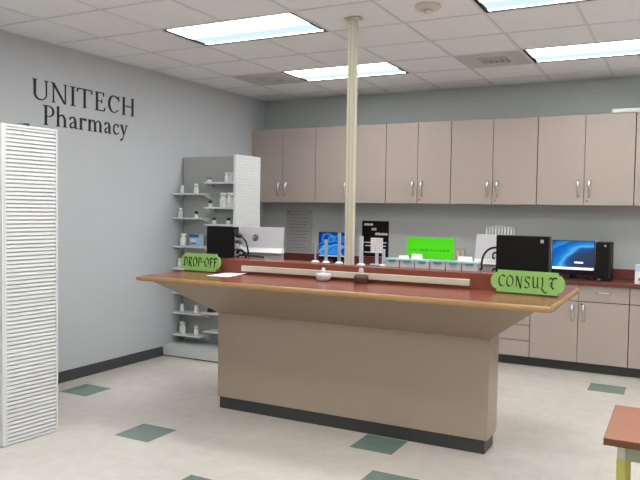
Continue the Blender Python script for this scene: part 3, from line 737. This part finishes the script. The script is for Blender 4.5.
for x, w, hh, lab in ((-1.80, 0.07, 0.022, 'small white card propped on the left pill trays'), (-1.70, 0.075, 0.036, 'white folded card standing on the second pill tray'), (-1.345, 0.10, 0.034, 'white card lying across the right pill trays')):
    o = MB().hexa([(-w / 2, -0.01, 0), (w / 2, -0.01, 0), (w / 2, 0.03, 0), (-w / 2, 0.03, 0)], [(-w / 2, 0.008, hh), (w / 2, 0.008, hh), (w / 2, 0.012, hh), (-w / 2, 0.012, hh)]).obj('folded_card', M['paper'], None, (x, 4.75, ZL + 0.062))
    tag(o, lab, 'card', 'white cards on the pill trays')

# ------------------------------------------------------------------ computers
def logo_disc(b, x, z, r, y0, y1):
    """ring with two slanted letter strokes, facing -y"""
    p = Pen(b, x, z, r, r, y0, y1)
    p.arc(0, 0, 0.91, 0.91, 0, 360, 0.18, 0.18, 32)
    sl = 0.22
    def st(x0, z0, x1, z1, w=0.20): p.ribbon([(x0, z0), (x1, z1)], w)
    st(-0.46, -0.62, -0.10, 0.80); st(-0.24, 0.30, 0.0, 0.30, 0.10); st(0.0, 0.30, -0.14, -0.42, 0.13)
    st(0.02, -0.86, 0.34, 0.36); st(0.34, 0.34, 0.60, 0.34, 0.1); st(0.60, 0.36, 0.44, -0.38); st(0.44, -0.36, 0.14, -0.36, 0.1)

def all_in_one(label, loc, rz, w, logo, hgt=0.345, tip=0.045):
    """rear of an all-in-one computer: leaning tapered back, white bar, foot"""
    t = thing('all_in_one_computer', label, 'computer', loc, rz, 'silver computers seen from behind')
    z0 = 0.02; h = hgt; zb = 0.160
    b = MB()
    tp = 0.02
    def slab(z_a, z_b, inset_a, inset_b, y_a, y_b, dep):
        b.hexa([(-w / 2 + inset_a, y_a, z_a), (w / 2 - inset_a, y_a, z_a), (w / 2 - inset_a, y_a + 0.4 * dep, z_a), (-w / 2 + inset_a, y_a + 0.4 * dep, z_a)],
               [(-w / 2 + inset_b, y_b, z_b), (w / 2 - inset_b, y_b, z_b), (w / 2 - inset_b, y_b + 0.4 * dep, z_b), (-w / 2 + inset_b, y_b + 0.4 * dep, z_b)])
    slab(zb + 0.03, h, 0.014, tip, 0.0, 0.05, 0.03)
    body = b.obj('rear_shell', M['silver'], t)
    b = MB(); slab(0.0, zb + 0.03, 0.0, 0.016, -0.03, 0.0, 0.035); b.obj('lower_shell', M['silver'], t)
    b = MB(); b.hexa([(-w / 2 + 0.02, -0.045, zb - 0.012), (w / 2 - 0.004, -0.055, zb - 0.012), (w / 2 - 0.004, 0.0, zb - 0.012), (-w / 2 + 0.02, 0.0, zb - 0.012)],
                     [(-w / 2 + 0.02, -0.03, zb + 0.022), (w / 2 - 0.006, -0.02, zb + 0.028), (w / 2 - 0.006, 0.004, zb + 0.028), (-w / 2 + 0.02, 0.004, zb + 0.022)])
    b.obj('rear_bar', M['white'], t)
    if logo:
        b = MB(); logo_disc(b, logo[0], 0, 0.030, -0.003, 0.0)
        zc = logo[1]; yy = 0.05 * (zc - zb - 0.03) / (h - zb - 0.03)
        b.turn(Matrix.Translation((0, yy - 0.0005, zc)) @ Matrix.Rotation(-math.atan2(0.05, h - zb - 0.03), 4, 'X'))
        b.obj('emblem', M['logo'], body)
    b = MB(); b.box(0.02, w / 2 - 0.11, -0.032, -0.024, 0.035, 0.055, 0.004); b.obj('port_row', M['black2'], t)
    return t
all_in_one('silver all-in-one computer with round emblem seen from behind, left of the pole', (-3.222, 5.015, ZI), math.radians(2), 0.51, (-0.045, 0.268), 0.362, 0.035)
all_in_one('silver all-in-one computer seen from behind, behind the consult sign tower', (-1.10, 4.98, ZI), math.radians(0), 0.50, None, 0.357, 0.012)

def tower(label, loc, rz, L, W, Hh, badge_x, badge_m, rear):
    """upright slim desktop case; broad side faces -y"""
    t = thing('desktop_tower', label, 'computer tower', loc, rz, 'black desktop towers')
    MB().box(-L / 2, L / 2, 0, W, 0.006, Hh, 0.004).obj('case', M['black'], t)
    MB().box(-L / 2 + 0.02, L / 2 - 0.02, 0.01, W - 0.01, 0, 0.006).obj('foot', M['black2'], t)
    if badge_x is not None: MB().box(badge_x - 0.011, badge_x + 0.011, -0.002, 0.0005, Hh - 0.045, Hh - 0.022, 0.0008).obj('badge', M['silver'], t)
    return t
TR = tower('black desktop tower standing behind the consult sign on the island', (-0.975, 4.835, ZI), math.radians(-3), 0.355, 0.075, 0.362, 0.135, 'silver', None)
b = MB(); b.box(0.1775, 0.183, 0.004, 0.07, 0.01, 0.355, 0.002); b.obj('front_bezel', M['black2'], TR)
b = MB(); pts = []
P0, P1, P2, P3 = Vector((-0.178, 0.01, 0.275)), Vector((-0.25, -0.02, 0.275)), Vector((-0.26, -0.08, 0.20)), Vector((-0.235, -0.125, 0.135))
for k in range(15):
    u = k / 14; pts.append(tuple(P0 * (1 - u) ** 3 + P1 * 3 * u * (1 - u) ** 2 + P2 * 3 * u * u * (1 - u) + P3 * u ** 3))
b.tube(pts + [(-0.245, -0.14, 0.124)], 0.0075, 8); b.obj('power_cable', M['black'], TR)
for z in (0.215, 0.10):
    b = MB(); b.tube([(-0.178, 0.03, z + 0.02), (-0.195, 0.026, z + 0.024), (-0.207, 0.022, z + 0.008), (-0.205, 0.02, z - 0.012), (-0.192, 0.022, z - 0.02)], 0.007, 8)
    b.obj('plug', M['black'], TR)

TLw = tower('black desktop tower behind the drop-off sign at the left island end', (-3.512, 4.856, ZI), math.radians(-8), 0.315, 0.068, 0.362, None, None, None)
# rear face (local +x): ports and cables
b = MB(); b.box(0.1575, 0.160, 0.004, 0.064, 0.02, 0.345, 0.001); rp = b.obj('rear_plate', M['black2'], TLw)
b = MB()
for z, hh in ((0.05, 0.05), (0.12, 0.04), (0.18, 0.05), (0.25, 0.03)): b.box(0.160, 0.164, 0.015, 0.058, z, z + hh, 0.001)
b.obj('port', M['silver'], rp)
def bez(A, B, C_, D, n=14):
    A, B, C_, D = map(Vector, (A, B, C_, D))
    return [tuple(A * (1 - u) ** 3 + B * 3 * u * (1 - u) ** 2 + C_ * 3 * u * u * (1 - u) + D * u ** 3) for u in [k / n for k in range(n + 1)]]
for A, B, C_, D, r, m_ in (((0.164, 0.036, 0.275), (0.26, 0.03, 0.30), (0.31, 0.0, 0.24), (0.31, 0.03, 0.10), 0.0065, 'black'),
                           ((0.164, 0.036, 0.21), (0.24, 0.02, 0.24), (0.25, 0.02, 0.18), (0.21, 0.02, 0.09), 0.008, 'white'),
                           ((0.164, 0.036, 0.14), (0.24, 0.0, 0.21), (0.29, 0.0, 0.15), (0.30, 0.02, 0.08), 0.011, 'black'),
                           ((0.164, 0.036, 0.10), (0.26, -0.01, 0.16), (0.36, 0.01, 0.12), (0.47, 0.03, 0.125), 0.010, 'black2'),
                           ((0.164, 0.03, 0.29), (0.185, 0.03, 0.30), (0.205, 0.03, 0.30), (0.215, 0.03, 0.285), 0.017, 'black2'),
                           ((0.164, 0.03, 0.235), (0.19, 0.03, 0.245), (0.21, 0.02, 0.24), (0.225, 0.02, 0.225), 0.015, 'logo')):
    b = MB(); b.tube(bez(A, B, C_, D), r, 8); b.obj('cable' if r < 0.0145 else 'plug', M[m_], TLw)

# back worktop
def monitor(label, loc, rz, w, h, z0, sm, task, lean=0.0):
    t = thing('monitor', label, 'monitor', loc, rz, 'black monitors on the back worktop')
    MB().box(-w / 2 - 0.005, w / 2 + 0.005, 0, 0.03, z0 - 0.05, z0 + h + 0.005, 0.002).obj('bezel', M['black'], t)
    sc = MB().box(-w / 2, w / 2, -0.002, 0.0, z0 + (0.024 if task else 0), z0 + h).obj('screen', sm, t)
    if task:
        MB().box(-w / 2, w / 2, -0.002, 0.0, z0, z0 + 0.024).obj('taskbar', M['screenwhite'], sc)
    b = MB(); b.box(-0.03, 0.03, 0.03, 0.055, 0.01, z0 + 0.1, 0.004); b.obj('neck', M['black'], t)
    b = MB(); b.box(-0.13, 0.13, -0.09, 0.10, 0, 0.014, 0.005); b.obj('base', M['black'], t)
    return t, sc
MR, scR = monitor('black monitor with blue swirl wallpaper at the right of the back worktop', (-0.985, 7.42, ZW), 0, 0.400, 0.29, 0.10, M['screenR'], True)
MB().box(0.015, 0.10, -0.003, -0.002, 0.165, 0.182, 0.0).obj('login_mark', M['screenwhite'], scR)
ML, scL = monitor('black monitor with blue glow wallpaper behind the pole on the back worktop', (-3.69, 7.42, ZW), math.radians(6), 0.40, 0.27, 0.125, M['screenL'], False)
MB().box(-0.2, 0.2, -0.003, -0.0005, 0.110, 0.123).obj('lower_trim', M['white'], ML)
T2 = tower('black desktop tower beside the lit monitor on the right back worktop', (-0.686, 7.40, ZW), math.radians(-70), 0.30, 0.105, 0.385, None, None, None)
# its narrow front faces the room
T2.rotation_euler = (0, 0, 0); 
for c in list(T2.children): bpy.data.objects.remove(c)
MB().box(-0.085, 0.06, 0.0, 0.28, 0.006, 0.385, 0.006).obj('case', M['black'], T2)
MB().box(-0.075, 0.05, 0.01, 0.27, 0, 0.006).obj('foot', M['black2'], T2)
MB().box(-0.004, 0.014, -0.002, 0.001, 0.345, 0.362, 0.0008).obj('badge', M['silver'], T2)
MB().box(0.045, 0.052, -0.003, 0.001, 0.03, 0.37, 0.001).obj('front_trim', M['black2'], T2)
t = thing('keyboard', 'dark keyboard in front of the lit monitor on the back worktop', 'keyboard', (-0.96, 7.295, ZW))
MB().box(-0.17, 0.17, -0.022, 0.03, 0, 0.014, 0.003).obj('body', M['black2'], t)
b = MB()
for i in range(12):
    for j in range(2): b.box(-0.16 + i * 0.027, -0.138 + i * 0.027, -0.016 + j * 0.022, 0.001 + j * 0.022, 0.014, 0.019, 0.001)
b.obj('key_rows', M['black'], t)
t = thing('computer_mouse', 'dark computer mouse below the right back tower', 'mouse', (-0.722, 7.325, ZW))
MB().lathe([(0, 0), (0.030, 0), (0.032, 0.010), (0.026, 0.024), (0.012, 0.030), (0, 0.031)], 20).turn(Matrix.Scale(1.5, 4, (0, 1, 0))).obj('shell', M['black2'], t)
MB().box(-0.004, 0.004, -0.034, -0.018, 0.018, 0.030, 0.002).obj('wheel', M['silver'], t)
t = thing('carton', 'white carton with blue print at the right edge of the back worktop', 'carton', (-0.33, 7.36, ZW))
bx = MB().box(-0.07, 0.07, -0.05, 0.05, 0, 0.185, 0.002).obj('box', M['white'], t)
MB().box(-0.0701, 0.0702, -0.0512, -0.0495, 0.12, 0.18).obj('label_print', M['lightblue'], bx)
MB().box(-0.04, 0.04, -0.0515, -0.0495, 0.03, 0.06).obj('label_print', M['printgrey'], bx)

# wire file rack showing above the right all-in-one
t = thing('file_rack', 'white wire file rack showing above the right silver computer', 'file rack', (-1.735, 7.46, ZW))
b = MB(); b.box(-0.17, 0.17, -0.10, 0.10, 0, 0.012, 0.003); b.box(-0.17, 0.17, 0.09, 0.10, 0.012, 0.34, 0.002); b.obj('tray', M['whitemetal'], t)
for k in range(9):
    x = -0.130 + k * 0.0325; hh = 0.53 - 0.022 * abs(k - 4) / 4
    b = MB(); b.tube([(x, -0.09, 0.012), (x, -0.085, 0.25), (x, -0.06, hh - 0.03), (x, -0.04, hh), (x, 0.04, hh), (x, 0.06, hh - 0.03), (x, 0.085, 0.25), (x, 0.09, 0.012)], 0.0065, 8); b.obj('divider', M['whitemetal'], t)

# ------------------------------------------------------------------ back wall things
def wallpanel(name, label, cat, x0, x1, z0, z1, m, thick=0.004):
    t = thing(name, label, cat, ((x0 + x1) / 2, YB, z0))
    w = x1 - x0
    o = MB().box(-w / 2, w / 2, -thick, 0, 0, z1 - z0).obj('sheet', m, t)
    return t, o, w
t, o, w = wallpanel('posted_notice', 'large pale printed notice on the back wall near the left corner', 'notice', -4.575, -4.190, 1.045, 1.580, M['paper2'])
b = MB()
for k in range(11):
    z = 0.05 + k * 0.042; a = -0.15 + random.uniform(0, 0.03); c = 0.15 - random.uniform(0, 0.07)
    b.box(a, c, -0.0048, -0.004, z, z + 0.009)
b.obj('text_line', M['printgrey'], o)
b = MB(); b.box(-0.17, -0.145, -0.005, -0.004, 0.50, 0.525); b.box(0.145, 0.17, -0.005, -0.004, 0.50, 0.525); b.obj('tape', M['printgrey'], o)
t, o, w = wallpanel('poster', 'black poster with white lines of text on the back wall', 'poster', -3.490, -3.140, 1.030, 1.462, M['black'], 0.006)
for x0, x1, z in ((-0.145, -0.03, 0.375), (-0.05, 0.02, 0.318), (0.0, 0.16, 0.262)):
    b = MB(); x = x0
    b.box(x0, x1, -0.0064, -0.006, z, z + 0.006)
    while x < x1 - 0.008:
        ww = random.uniform(0.010, 0.018); b.box(x, min(x + ww, x1), -0.0068, -0.006, z, z + random.uniform(0.024, 0.030)); x += ww + 0.003
    b.obj('text_line', M['paper'], o)
b = MB()
for z, x0, x1 in ((0.165, -0.15, 0.15), (0.125, -0.13, 0.14), (0.045, -0.14, 0.12)): b.box(x0, x1, -0.0068, -0.006, z, z + 0.010)
b.obj('text_line', M['paper'], o)
t, o, w = wallpanel('green_notice', 'bright neon green notice on the back wall above the pill trays', 'notice', -2.905, -2.335, 1.040, 1.282, M['neon'])
b = MB(); x = -0.24
while x < 0.24:
    ww = random.uniform(0.01, 0.035); b.box(x, x + ww, -0.0048, -0.004, 0.085, 0.085 + random.uniform(0.012, 0.022)); x += ww + random.uniform(0.008, 0.02)
b.obj('text_line', M['neonink'], o)
t = thing('wall_outlet', 'ivory double outlet on the back wall right of the green notice', 'outlet', (-2.255, YB, 1.055))
pl = MB().box(-0.058, 0.058, -0.006, 0, 0, 0.118, 0.002).obj('plate', M['outlet'], t)
for x in (-0.028, 0.028): MB().box(x - 0.017, x + 0.017, -0.009, -0.005, 0.025, 0.093, 0.003).obj('socket', M['cream'], pl)

# ------------------------------------------------------------------ slat-wall shelving
def slats(b, x0, x1, z0, z1, y, pitch, dep, groove):
    """horizontally ribbed panel, face toward -y: stepped lapped profile"""
    n = round((z1 - z0) / pitch); pitch = (z1 - z0) / n
    pr = [(y + 0.02, z0)]
    for k in range(n):
        z = z0 + k * pitch
        pr += [(y + dep, z), (y + dep, z + pitch * groove), (y, z + pitch * groove), (y + dep * 0.25, z + pitch)]
    pr += [(y + 0.02, z1)]
    t = bmesh.new()
    A = [t.verts.new((x0, p[0], p[1])) for p in pr]; B = [t.verts.new((x1, p[0], p[1])) for p in pr]
    for i in range(len(pr)): 
        j = (i + 1) % len(pr); t.faces.new((A[i], A[j], B[j], B[i]))
    bmesh.ops.recalc_face_normals(t, faces=t.faces[:])
    b.merge(t)

def gondola(label, loc, rz, run, half, shelves, w, h, pitch):
    """double-sided shelving run along x from 0 to run; ribbed end panel at the +x end"""
    t = thing('shelving_unit', label, 'shelving unit', loc, rz, 'white display shelving units')
    # end panel
    ep = MB(); post = 0.034 if h < 2.13 else 0.018
    slats(ep, -w / 2 + post - 0.002, w / 2 - 0.012, 0.02, h - 0.015, 0, pitch, 0.016, 0.32)
    ep.turn(Matrix.Translation((run + 0.005, 0, 0)) @ Matrix.Rotation(PI / 2, 4, 'Z'))
    e = ep.obj('end_panel', M['whitemetal'], t)
    f = MB()
    f.box(-w / 2, -w / 2 + post, -0.006, 0.03, 0.005, h, 0.002); f.box(w / 2 - 0.014, w / 2, -0.006, 0.03, 0.005, h, 0.002)
    f.box(-w / 2 + post, w / 2 - 0.014, -0.004, 0.03, h - 0.016, h, 0.002); f.box(-w / 2 + post, w / 2 - 0.014, 0.0, 0.03, 0.005, 0.021)
    f.turn(Matrix.Translation((run + 0.005, 0, 0)) @ Matrix.Rotation(PI / 2, 4, 'Z')).obj('frame', M['whitemetal'], e)
    # spine, ribbed on both faces
    sp = MB(); slats(sp, 0.01, run - 0.03, 0.12, 2.14, -0.022, 0.031, 0.004, 0.16)
    s2 = MB(); slats(s2, 0.01, run - 0.03, 0.12, 2.14, -0.022, 0.031, 0.004, 0.16)
    s2.turn(Matrix.Translation((run - 0.02, 0, 0)) @ Matrix.Rotation(PI, 4, 'Z'))
    tmp = bpy.data.meshes.new('t'); s2.bm.to_mesh(tmp); s2.bm.free(); sp.bm.from_mesh(tmp); bpy.data.meshes.remove(tmp)
    sp.obj('back_panel', M['slatgrey'], t)
    b = MB(); b.box(0.0, run - 0.028, -half, half, 0.012, 0.118, 0.004); bs = b.obj('base_deck', M['basegrey'], t)
    b = MB(); b.box(0.01, run - 0.04, -half + 0.02, half - 0.02, 0, 0.012); b.obj('plinth', M['kick'], bs)
    for (x0, x1, z, d) in shelves:
        s = MB(); s.box(x0, x1, -0.022 - d, -0.020, z - 0.016, z, 0.002)
        s.prism([(-0.022, z - 0.016), (-0.022 - d * 0.8, z - 0.016), (-0.022, z - 0.06)], 'x', x0 + 0.004, x0 + 0.008)
        s.prism([(-0.022, z - 0.016), (-0.022 - d * 0.8, z - 0.016), (-0.022, z - 0.06)], 'x', x1 - 0.008, x1 - 0.004)
        s.obj('shelf', M['whitemetal'], t)
    return t
GYF = 6.10
left_z = [1.745, 1.483, 1.178, 0.936, 0.672, 0.455, 0.215]
right_z = [1.862, 1.600, 1.421, 1.10, 0.78, 0.482, 0.285]
sh = [(0.012, 0.385, z, 0.175) for z in left_z] + [(0.425, 0.80, z, 0.175) for z in right_z]
gondola('white display shelving unit with pill bottles in the left back corner', (-4.91 + 0.003, GYF, 0), 0, 0.845, 0.335, sh, 0.45, 2.14, 0.0295)
fs = [(0.02, 0.965, z, 0.17) for z in (1.90, 1.55, 1.22, 0.88, 0.55)]
G2 = gondola('white ribbed shelving unit cut off by the left picture edge', (-4.90, 3.31, 0), math.radians(-5), 1.012, 0.19, fs, 0.425, 2.118, 0.0268)

def bottle(kind, label, loc, group='white medicine bottles on the corner shelving'):
    key = 'bottle_' + kind
    if key in PROTO: return dup(PROTO[key], loc, label)
    r, h, cap, bm_, cm = {'small': (0.023, 0.060, 0.020, 'white', 'white'), 'mid': (0.025, 0.075, 0.024, 'white', 'white'), 'big': (0.042, 0.120, 0.028, 'white', 'white'),
                      'dark': (0.022, 0.045, 0.022, 'white', 'black2'), 'teal': (0.028, 0.032, 0.018, 'white', 'tealcap'), 'jug': (0.036, 0.105, 0.022, 'white', 'white'), 'low': (0.05, 0.022, 0.012, 'black2', 'black')}[kind]
    t = thing('pill_bottle', label, 'bottle', loc, 0, group)
    MB().lathe([(0, 0), (r * 0.94, 0), (r, 0.004), (r, h * 0.62), (r * 0.92, h * 0.76), (r * 0.7, h * 0.86), (r * 0.68, h), (0, h)], 18).obj('bottle_body', M[bm_], t)
    MB().lathe([(0, h - 0.004), (r * 0.86, h - 0.004), (r * 0.86, h + cap), (r * 0.75, h + cap + 0.002), (0, h + cap + 0.002)], 16).obj('cap', M[cm], t)
    PROTO[key] = t
    return t
PROTO = {}
YS = 5.985
for kind, x, z, lab in [
    ('small', -4.835, 1.745, 'small white bottle at the wall end of the top left shelf'),
    ('mid', -4.645, 1.745, 'white bottle at the right of the top left shelf'),
    ('teal', -4.475, 1.862, 'low white jar with teal cap, alone at the left of the top right shelf'),
    ('mid', -4.245, 1.862, 'left one of two white bottles on the top right shelf'),
    ('mid', -4.185, 1.862, 'right one of two white bottles on the top right shelf'),
    ('mid', -4.855, 1.483, 'white bottle at the wall end of the second left shelf'),
    ('dark', -4.640, 1.483, 'small white bottle at the right of the second left shelf'),
    ('dark', -4.455, 1.600, 'small dark-capped white bottle at the left of the second right shelf'),
    ('big', -4.285, 1.600, 'left one of two large white bottles on the second right shelf'),
    ('big', -4.193, 1.600, 'right one of two large white bottles on the second right shelf'),
    ('dark', -4.405, 1.421, 'small dark-capped white bottle at the left of the third right shelf'),
    ('dark', -4.220, 1.421, 'small dark-capped white bottle at the right of the third right shelf'),
    ('jug', -4.815, 1.178, 'white bottle left of the blue carton on the third left shelf'),
    ('mid', -4.862, 0.936, 'white bottle just left of the drop-off sign on the shelf behind'),
    ('small', -4.825, 0.455, 'left small white bottle on the shelf just below the counter edge'),
    ('small', -4.635, 0.455, 'right small white bottle on the shelf just below the counter edge'),
    ('low', -4.43, 0.482, 'low black jar on the lower right shelf below the counter'),
    ('jug', -4.815, 0.215, 'large white bottle on the lowest left shelf above the base'),
    ('mid', -4.630, 0.215, 'small white bottle on the lowest left shelf right of the large bottle'),
]: bottle(kind, lab, (x, YS, z))
t = thing('medicine_carton', 'white medicine carton with blue top band on the third left shelf', 'carton', (-4.635, YS, 1.178), math.radians(-12))
bx = MB().box(-0.075, 0.075, -0.035, 0.035, 0, 0.125, 0.002).obj('box', M['lightblue'], t)
MB().box(-0.0755, 0.0755, -0.0362, -0.0345, 0.093, 0.1245).obj('band', M['bluelabel'], bx)
MB().box(-0.05, 0.04, -0.0362, -0.0345, 0.02, 0.032).obj('print', M['bluelabel'], bx)
MB().box(-0.06, 0.02, -0.0362, -0.0345, 0.045, 0.075).obj('print', M['paper'], bx)
t = thing('medicine_carton', 'small blue carton at the left picture edge on the near shelving', 'carton', (-4.035, 3.175, 0.55), math.radians(-5))
bx = MB().box(-0.06, 0.06, -0.03, 0.03, 0, 0.10, 0.002).obj('box', M['bluelabel'], t)
MB().box(-0.05, 0.05, -0.0312, -0.0295, 0.02, 0.045).obj('print', M['paper'], bx)

# ------------------------------------------------------------------ desk corner at lower right
t = thing('desk', 'wood-topped desk with grey metal legs at the lower right picture corner', 'desk', (-0.238, 2.785, 0.011))
top = MB().box(0, 1.2, 0, 0.51, 0.713, 0.74, 0.002).obj('desktop', M['wood'], t)
b = MB(); b.box(-0.002, 1.202, -0.002, 0.0015, 0.7125, 0.7385); b.box(-0.002, 0.0015, 0.0015, 0.512, 0.7125, 0.7385); b.box(-0.002, 1.202, 0.5085, 0.512, 0.7125, 0.7385); b.obj('edge_band', M['woodedge'], top)
b = MB(); b.box(0.075, 1.125, 0.075, 0.09, 0.640, 0.713); b.box(0.075, 1.125, 0.42, 0.435, 0.640, 0.713); b.box(0.055, 0.07, 0.09, 0.42, 0.640, 0.713); b.box(1.13, 1.145, 0.09, 0.42, 0.64, 0.713); b.obj('apron', M['legmetal'], t)
for x in (0.042, 1.128):
    for y in (0.06, 0.42):
        lg = MB().box(x, x + 0.030, y, y + 0.03, -0.010, 0.713, 0.003).obj('leg', M['legpale'], t)
        MB().box(x - 0.001, x + 0.031, y - 0.001, y + 0.031, 0.30, 0.648, 0.003).obj('stripe', M['yellow'], lg, label='yellow sleeve')  # yellow stretch around the upper part of the leg
        MB().box(x - 0.003, x + 0.033, y - 0.003, y + 0.033, -0.011, 0.03, 0.002).obj('foot_cap', M['kick'], lg)

for o in COL.objects:
    if o.parent is None and 'label' in o and o.location.z > 0.1 and o['category'] not in ('cabinet', 'ceiling light', 'air vent', 'smoke detector', 'wall lettering', 'worktop', 'notice', 'poster', 'outlet'):
        o.location.z += 0.0012
    elif o.parent is None and o.get('category') in ('notice', 'poster', 'outlet'): o.location.y -= 0.0012

# ------------------------------------------------------------------ camera, world, view
f_px, yaw, pitch, roll, HCAM = 693.31, -0.482625, -0.044283, 0.015231, 1.5939
F = Vector((math.sin(yaw) * math.cos(pitch), math.cos(yaw) * math.cos(pitch), math.sin(pitch)))
R0 = Vector((math.cos(yaw), -math.sin(yaw), 0)); U0 = R0.cross(F)
R = math.cos(roll) * R0 + math.sin(roll) * U0; U = -math.sin(roll) * R0 + math.cos(roll) * U0
cam = bpy.data.cameras.new('camera'); co = bpy.data.objects.new('camera', cam); COL.objects.link(co)
cam.sensor_fit = 'HORIZONTAL'; cam.sensor_width = 36.0; cam.lens = f_px / 640 * 36.0; cam.clip_start = 0.05
co.matrix_world = Matrix(((R.x, U.x, -F.x, 0), (R.y, U.y, -F.y, 0), (R.z, U.z, -F.z, HCAM), (0, 0, 0, 1)))
scene.camera = co
w = bpy.data.worlds.new('world'); scene.world = w; w.use_nodes = True
w.node_tree.nodes['Background'].inputs['Color'].default_value = (0.8, 0.85, 0.9, 1)
w.node_tree.nodes['Background'].inputs['Strength'].default_value = 0.3
scene.view_settings.view_transform = 'Standard'
scene.view_settings.look = 'None'
scene.view_settings.exposure = 0.0
scene.cycles.max_bounces = 8
scene.cycles.use_denoising = True
